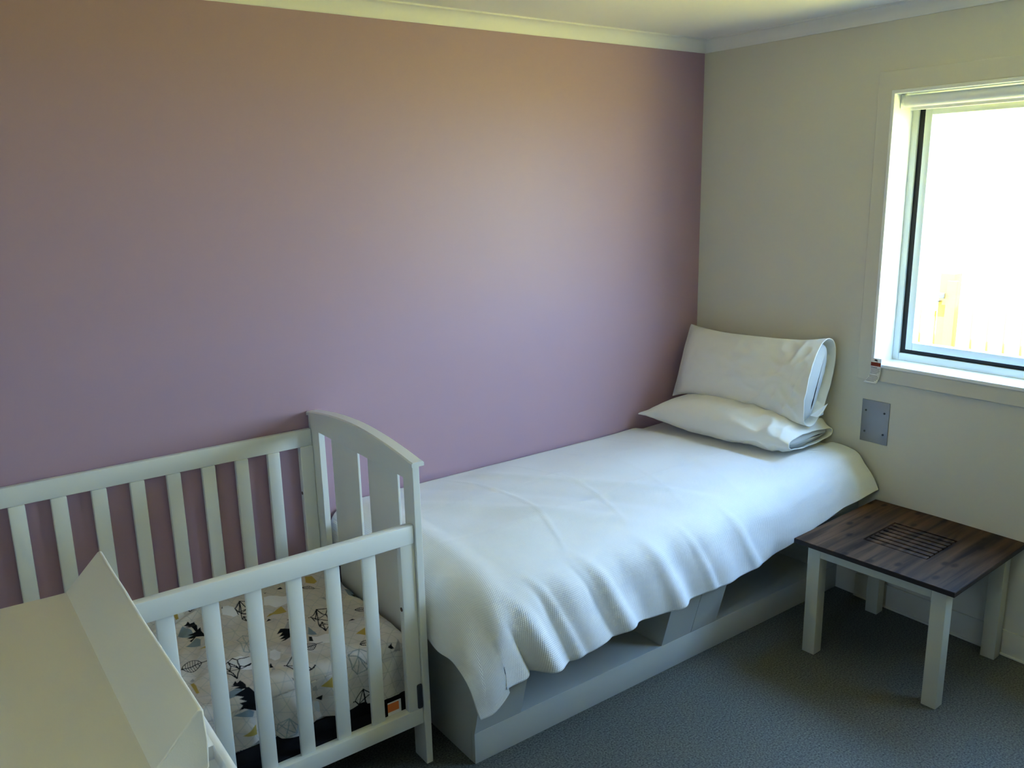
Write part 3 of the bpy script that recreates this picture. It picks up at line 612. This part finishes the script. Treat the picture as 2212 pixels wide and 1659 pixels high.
def side(yf, yr, z_top0, z_top1, z_b0, z_b1, rear):
    x0, x1 = XE+.001, cx-.001
    part('top_rail', M_cotwhite, cot, (x0, x1, min(yf, yr), max(yf, yr), z_top0, z_top1), bev=.005)
    part('bottom_rail', M_cotwhite, cot, (x0, x1, min(yf, yr), max(yf, yr), z_b0, z_b1), bev=.003)
    ya, yb_ = sorted((yf+(.003 if not rear else -.003), yr-(.003 if not rear else -.003)))
    for xa, xb in ((x1-.047, x1), (x0, x0+.047)):
        part('stile', M_cotwhite, cot, (xa, xb, ya, yb_, z_b1-.001, z_top0+.001), bev=.003)
    c_ = -2.168
    while c_ > XE+.08:
        part('slat', M_cotwhite, cot, (c_-.022, c_+.022, ya+(.001 if rear else .009), yb_-(.006 if rear else .002), z_b1-.001, z_top0+.001), bev=.005)
        c_ -= .1108
side(FY, FY+.030, .736, .794, .143, .196, False)
side(-.028, -.006, .865, .927, .143, .196, True)
bm = bmesh.new(); cyl(bm, (-2.0735, -.722, .535), (-2.069, -.722, .535), .0065, 16); link('bolt', bm, M_bronze, cot, 'auto')
bm = bmesh.new(); cyl(bm, (-2.0735, -.017, .694), (-2.069, -.017, .694), .006, 16); link('bolt', bm, M_bronze, cot, 'auto')
bm = bmesh.new(); box(bm, -2.042, -2.0245, -.7395, -.715, .197, .279, bev=.005, seg=3); link('slide_guide', bm, M_slide, cot, 'auto')
part('base_board', M_matt, cot, (XE+.002, cx-.002, FY+.032, -.035, .18, .20), bev=.001)
rebase(cot)

bm = bmesh.new(); box(bm, XE+.02, cx-.022, -.660, -.045, .236, .385, bev=.012, seg=3)
cm = link('cot_mattress', bm, M_inner, None, True); tag(cm, 'black-sided mattress in the cot under the printed quilt', 'mattress')
bm = bmesh.new(); box(bm, XE+.015, cx-.018, -.668, -.04, .2005, .243, bev=.004); link('side_band', bm, M_matt, cm, 'auto')

# ------------------------------------------------------------------ cot quilt with print
QX0, QX1 = -3.30, -2.036
ZT, SB = .415, .665
HEM = [(-3.3, .25), (-3.1, .26), (-2.9, .25), (-2.7, .262), (-2.583, .252), (-2.52, .270), (-2.467, .262), (-2.443, .240), (-2.402, .236), (-2.353, .247), (-2.291, .252), (-2.238, .246), (-2.173, .237), (-2.123, .242), (-2.075, .229), (-2.036, .232)]
NPRX, NPRS = 560, 470
qx = np.concatenate([np.linspace(QX0, -2.72, 60, endpoint=False), np.linspace(-2.72, QX1, 400)])
nS = 470
V = []; UVQ = []
R_ = .03
for x in qx:
    hz = lerpt(x, HEM); smax = SB+(ZT-hz)
    for j in range(nS):
        s = .04+(smax-.04)*j/(nS-1)
        puff = noise.noise(Vector((x*9, s*9, 4.4)))*.012+noise.noise(Vector((x*22, s*22, 1.4)))*.006+(.12-abs(noise.noise(Vector((x*13, s*13, 8.8)))))*.012
        e_ = min(1, (QX1-x)/.04); ez = -.012*(1-e_)**2
        if s < SB-R_*.57:
            p = (x, -s, ZT+puff+ez)
        else:
            s1_ = s-(SB-R_*.57); arc = R_*math.pi/2
            if s1_ < arc:
                a_ = s1_/R_; cy_ = -(SB-R_*.57)
                p = (x, cy_-R_*math.sin(a_), ZT-R_*(1-math.cos(a_))+puff*(1-a_/1.57)+ez)
            else:
                lobe = .020*(math.sin((x+2.03)*2*math.pi/.135)-.3)*min(1, (s1_-arc)/.07)
                p = (x, max(-.706, -(SB-R_*.57)-R_-lobe*.6+.002+puff*.9), ZT-R_-(s1_-arc))
        V.append(p); UVQ.append((x, s))
V = np.array(V); UVQ = np.array(UVQ)
X_, S_ = UVQ[:, 0]*-1000, UVQ[:, 1]*1000
PAL = dict(k=(.006, .006, .007), b=(.22, .29, .33), l=(.5, .5, .5), g=(.40, .40, .40), m=(.50, .37, .09), w=(.84, .84, .86), t=(.30, .36, .36))
col = np.tile(np.array([.66, .61, .55]), (len(V), 1))
wob = np.array([noise.noise(Vector((a*3.5, b_*3.5, 7.7))) for a, b_ in UVQ])
w_ = np.clip((wob-.12)*9, 0, 1)[:, None]*.6
col = col*(1-w_)+np.array([.80, .79, .80])*w_
# faint line lattice
for ang, per in ((20, 37), (78, 41), (139, 39)):
    a_ = math.radians(ang); q_ = X_*math.cos(a_)+S_*math.sin(a_)+wob*22
    d_ = np.abs((q_/per+.5) % 1-.5)*per
    k_ = np.clip(1.6-d_/.9, 0, 1)[:, None]*.5
    col = col*(1-k_)+np.array([.36, .40, .40])*k_
def segd(px, py, a, b_):
    ax, ay = a; bx, by = b_; dx, dy = bx-ax, by-ay; l2 = dx*dx+dy*dy+1e-9
    t_ = np.clip(((px-ax)*dx+(py-ay)*dy)/l2, 0, 1)
    return np.hypot(px-ax-t_*dx, py-ay-t_*dy)
def blend(idx, k_, c_):
    k_ = k_[:, None]; col[idx] = col[idx]*(1-k_)+np.array(c_)*k_
def stamp(kind, c_, wd, pts, sx=0, ss=0):
    pts = [(a+sx, b_+ss) for a, b_ in pts]
    ax = [q[0] for q in pts]; ay = [q[1] for q in pts]
    idx = np.nonzero((X_ > min(ax)-6) & (X_ < max(ax)+6) & (S_ > min(ay)-6) & (S_ < max(ay)+6))[0]
    if len(idx) == 0: return
    px, py = X_[idx], S_[idx]
    if kind == 'D':
        blend(idx, np.clip(1.8+2.6-segd(px, py, pts[0], pts[0])/.9*1.0-1.0, 0, 1), PAL[c_]); return
    if kind == 'L':
        d_ = np.full(len(idx), 1e9)
        for a, b_ in zip(pts, pts[1:]): d_ = np.minimum(d_, segd(px, py, a, b_))
        blend(idx, np.clip(wd*.95+.7-d_, 0, 1), PAL[c_]); return
    ins = np.zeros(len(idx), bool); d_ = np.full(len(idx), 1e9)
    for k in range(len(pts)):
        a, b_ = pts[k], pts[(k+1) % len(pts)]
        cond = ((a[1] > py) != (b_[1] > py))
        xi = (b_[0]-a[0])*(py-a[1])/((b_[1]-a[1]) if b_[1] != a[1] else 1e-9)+a[0]
        ins ^= cond & (px < xi); d_ = np.minimum(d_, segd(px, py, a, b_))
    sd = np.where(ins, d_, -d_)
    blend(idx, np.clip(sd/1.2+.5, 0, 1), PAL[c_])
for sx_ in (0, 640):
    for kind, c_, wd, pts in MOTIFS: stamp(kind, c_, wd, pts, sx_, 0)
quilt = empty('cot_quilt', (-2.65, -.37, .25)); tag(quilt, 'white cot quilt printed with black line animals, trees and mustard triangles', 'quilt')
qo = mesh_np('quilt_cover', V, grid_faces(len(qx), nS), M_quilt, quilt)
ca = qo.data.color_attributes.new('print', 'FLOAT_COLOR', 'POINT')
ca.data.foreach_set('color', np.concatenate([col, np.ones((len(col), 1))], axis=1).astype(np.float32).ravel())
sm = qo.modifiers.new('thick', 'SOLIDIFY'); sm.thickness = .006; sm.offset = -1
# black bobble trim following the hem and the end edge
bm = bmesh.new()
hem = [V[i*nS+nS-1] for i in range(len(qx))]
acc = 0; last = hem[0]
for p in hem:
    acc += float(np.linalg.norm(np.array(p)-np.array(last))); last = p
    if acc > .0062:
        acc = 0; Mx = Matrix.Translation(Vector((p[0], p[1], p[2]-.002)))
        bmesh.ops.create_icosphere(bm, subdivisions=1, radius=.0034, matrix=Mx)
last = None
for j in range(0, nS):
    p = V[(len(qx)-1)*nS+j]
    if last is None or np.linalg.norm(p-last) > .006:
        last = p; bmesh.ops.create_icosphere(bm, subdivisions=1, radius=.0034, matrix=Matrix.Translation(Vector((p[0]+.001, p[1], p[2]+.001))))
link('bobble_trim', bm, M_matt, quilt, True)
bm = bmesh.new(); box(bm, -2.130, -2.085, -.7085, -.7075, .178, .238); cl = link('care_label', bm, M_paper, quilt); cl['label'] = 'white and orange care label'
bm = bmesh.new(); box(bm, -2.1305, -2.093, -.7095, -.7086, .207, .234); link('orange_patch', bm, M_orange, cl)
rebase(quilt)

# ------------------------------------------------------------------ side table
TX, TY, TR, TH, TT = -.2902, -1.2963, .0496, .4562, .017
hw, hd, lw, lo_ = .2922, .2869, .0495, .036
tb = empty('side_table', (TX, TY, 0)); tb.rotation_euler = (0, 0, TR)
tag(tb, 'low square side table with dark stained top and white legs beside the bed', 'side table')
IX, IY = .117, .1175
bm = bmesh.new()
def tbx(x0, x1, y0, y1, z0=TH-TT, z1=TH, bev=0): box(bm, x0, x1, y0, y1, z0, z1, bev=bev)
tbx(-hw, -IX, -hd, hd); tbx(IX, hw, -hd, hd); tbx(-IX, IX, IY, hd); tbx(-IX, IX, -hd, -IY)
box(bm, -IX, IX, -IY, IY, TH-TT, TH-.0125)
top = link('tabletop', bm, M_wood, tb, 'auto')
n = 7; pitch = 2*(IX-.003)/n
for k in range(n):
    a = -IX+.003+pitch*k
    bm = bmesh.new(); box(bm, a+.0042, a+pitch-.0042, -IY+.006, IY-.006, TH-.0125, TH-.0006, bev=.002); link('inlay_slat', bm, M_wood, top, 'auto')
bm = bmesh.new(); box(bm, -IX, IX, -IY, IY, TH-.0124, TH-.0115); link('inlay_recess', bm, M_edge, top)
bm = bmesh.new()
e = .0012
for b4 in ((-hw-e, -hw, -hd-e, hd+e), (hw, hw+e, -hd-e, hd+e), (-hw-e, hw+e, -hd-e, -hd), (-hw-e, hw+e, hd, hd+e)): box(bm, *b4, TH-TT-.0004, TH-.0014)
link('dark_edge', bm, M_edge, top)
lx, ly = hw-lo_, hd-lo_
for sx_ in (-1, 1):
    for sy_ in (-1, 1):
        x0, x1 = sorted((sx_*lx, sx_*(lx-lw))); y0, y1 = sorted((sy_*ly, sy_*(ly-lw)))
        bm = bmesh.new(); box(bm, x0, x1, y0, y1, 0, TH-TT-.0005, bev=.002); link('leg', bm, M_leg, tb, 'auto')
for sx_ in (-1, 1):
    x0, x1 = sorted((sx_*(lx-.001), sx_*(lx-.022)))
    bm = bmesh.new(); box(bm, x0, x1, -ly+lw+.0003, ly-lw-.0003, TH-TT-.046, TH-TT-.0006, bev=.001); link('apron', bm, M_leg, tb, 'auto')

# ------------------------------------------------------------------ changing unit and mat
UX0, UX1, UY0, UY1, UZ = -3.62, -2.815, -1.78, -.79, .870
cu = empty('changing_table', (-3.2, -1.28, 0)); tag(cu, 'white changing table with moulded tray pockets at lower left', 'changing table')
bm = bmesh.new()
px0, px1 = -2.875, -2.829
box(bm, UX0, px0, UY0, UY1, UZ-.02, UZ-.001, bev=0)
box(bm, px1, UX1, UY0, UY1, UZ-.055, UZ, bev=.004)
pk = [(-1.775, -1.49), (-1.45, -1.34), (-1.30, -1.05), (-1.01, -.82)]
edges = [UY0]+[v for a, b_ in pk for v in (a, b_)]+[UY1]
for a, b_ in zip(edges[::2], edges[1::2]): box(bm, px0, px1+.004, a, b_, UZ-.055, UZ-.0008, bev=.003)
box(bm, px0, px1+.004, UY0, UY1, UZ-.060, UZ-.026)
box(bm, px0-.006, px0, UY0, UY1, UZ-.055, UZ-.002)
link('tray_top', bm, M_unit, cu, 'auto')
for xx in (UX0+.02, UX1-.06):
    for yy in (UY0+.02, UY1-.06): part('leg', M_unit, cu, (xx, xx+.04, yy, yy+.04, 0, UZ-.055), bev=.003)
for zz in (.18, .50): part('shelf', M_unit, cu, (UX0+.02, UX1-.02, UY0+.02, UY1-.02, zz, zz+.018), bev=.002)
rebase(cu)
# mat: flat pad with triangular bolsters on both long sides
MX0, MX1, MY0, MY1 = -3.50, -2.851, -1.545, -.803
cmx = -2.933
mtz, rz = .900, .976
mat_ = empty('changing_mat', (-3.18, -1.17, .87)); tag(mat_, 'cream vinyl changing mat with raised wedge sides on the changing table', 'changing mat')
def vinyl_pad(name, prof, y0, y1, taper=0):
    """prof: closed outline (x, z)"""
    vs, fs = [], []; n_ = len(prof); K_ = 40
    for i in range(K_+1):
        f = i/K_; y = y0+(y1-y0)*f
        for (x, z, tp) in prof:
            q = 0
            if tp: q = .010*math.sin(math.pi*f)*-.25+.003*noise.noise(Vector((x*5, y*9, z)))
            vs.append((x+q*.3, y, z+q*.6))
    fs = grid_faces(K_+1, n_, wrap=True)
    fs.append(tuple(range(n_))); fs.append(tuple(range(K_*n_, K_*n_+n_))[::-1])
    o = mesh_np(name, vs, fs, M_vinyl, mat_, smooth=True)
    bm_ = bmesh.new(); bm_.from_mesh(o.data); bmesh.ops.recalc_face_normals(bm_, faces=bm_.faces); bm_.to_mesh(o.data); bm_.free()
    bv = o.modifiers.new('soft', 'BEVEL'); bv.width = .0035; bv.segments = 3; bv.limit_method = 'ANGLE'; bv.angle_limit = math.radians(35)
    o.data.set_sharp_from_angle(angle=math.radians(50))
    return o
vinyl_pad('pad', [(MX0+.083, .8705, 0), (cmx+.008, .8705, 0), (cmx+.008, mtz-.0004, 0), (cmx-.02, mtz, 1), (-3.05, mtz+.002, 1), (-3.2, mtz+.003, 1), (-3.35, mtz+.002, 1), (MX0+.09, mtz, 1), (MX0+.083, mtz-.004, 0)], MY0, MY1)
vinyl_pad('wedge', [(cmx, .8705, 0), (MX1, .8705, 0), (MX1+.003, .92, 0), (MX1+.001, rz-.003, 1), (MX1-.004, rz, 1), (MX1-.009, rz-.003, 1), (cmx+.040, .9395, 1), (cmx, mtz-.002, 0)], MY0, MY1)
vinyl_pad('wedge', [(MX0+.082, .8705, 0), (MX0+.081, mtz+.001, 0), (MX0+.042, .9395, 1), (MX0+.009, rz-.003, 1), (MX0+.004, rz, 1), (MX0-.001, rz-.003, 1), (MX0-.003, .92, 0), (MX0, .8705, 0)], MY0, MY1)
rebase(mat_)

# ------------------------------------------------------------------ light
wd = bpy.data.worlds.new('sky'); S.world = wd; wd.use_nodes = True
nt = wd.node_tree; N = nt.nodes; L = nt.links; N.clear()
out = N.new('ShaderNodeOutputWorld'); bg = N.new('ShaderNodeBackground'); tc = N.new('ShaderNodeTexCoord'); sp = N.new('ShaderNodeSeparateXYZ')
rp = N.new('ShaderNodeValToRGB')
rp.color_ramp.elements[0].position = 0.0; rp.color_ramp.elements[0].color = SKY_H
rp.color_ramp.elements[1].position = .7; rp.color_ramp.elements[1].color = SKY_Z
L.new(tc.outputs['Generated'], sp.inputs[0]); L.new(sp.outputs['Z'], rp.inputs[0]); L.new(rp.outputs[0], bg.inputs[0])
bg.inputs[1].default_value = SKY_STRENGTH; L.new(bg.outputs[0], out.inputs[0])
sl = bpy.data.lights.new('sun', 'SUN'); sl.energy = SUN; sl.color = (1, .93, .80); sl.angle = .01
so = bpy.data.objects.new('sun', sl); COL.objects.link(so)
sd_ = Vector((.38, .12, -.92)).normalized(); so.rotation_euler = sd_.to_track_quat('-Z', 'Y').to_euler()
pl = bpy.data.lights.new('window_portal', 'AREA'); pl.shape = 'RECTANGLE'; pl.size = WZ1-WZ0; pl.size_y = WY0-WY1; pl.cycles.is_portal = True
po = bpy.data.objects.new('window_portal', pl); COL.objects.link(po); po.location = (.20, (WY0+WY1)/2, (WZ0+WZ1)/2); po.rotation_euler = (0, math.radians(90), 0)

pl2 = bpy.data.lights.new('window_portal', 'AREA'); pl2.shape = 'RECTANGLE'; pl2.size = WZ1-VZ; pl2.size_y = V1-V0; pl2.cycles.is_portal = True
po2 = bpy.data.objects.new('window_portal', pl2); COL.objects.link(po2); po2.location = (XL-.17, (V0+V1)/2, (VZ+WZ1)/2); po2.rotation_euler = (0, math.radians(-90), 0)

# ------------------------------------------------------------------ camera
cd = bpy.data.cameras.new('camera'); cam = bpy.data.objects.new('camera', cd); COL.objects.link(cam); S.camera = cam
F = Vector((0.57300329, 0.78676276, -0.22950291)); R = Vector((0.80520467, -0.59261802, -0.02119739)); U = Vector((0.15268488, 0.17265064, 0.97307712))
m4 = Matrix((( R.x, U.x, -F.x, -3.13358), (R.y, U.y, -F.y, -2.75677), (R.z, U.z, -F.z, 1.74625), (0, 0, 0, 1)))
cam.matrix_world = m4
cd.sensor_fit = 'HORIZONTAL'; cd.sensor_width = 36; cd.lens = 1821.113*36/2212; cd.clip_start = .02; cd.clip_end = 200

S.view_settings.view_transform = 'Standard'; S.view_settings.look = 'None'; S.view_settings.gamma = 1; S.view_settings.exposure = EXPOSURE
S.cycles.max_bounces = 12; S.cycles.diffuse_bounces = 8; S.cycles.transparent_max_bounces = 16
S.cycles.caustics_reflective = False; S.cycles.caustics_refractive = False
S.cycles.sample_clamp_indirect = 8
S.cycles.use_denoising = True
try: S.cycles.denoiser = 'OPENIMAGEDENOISE'
except Exception: pass
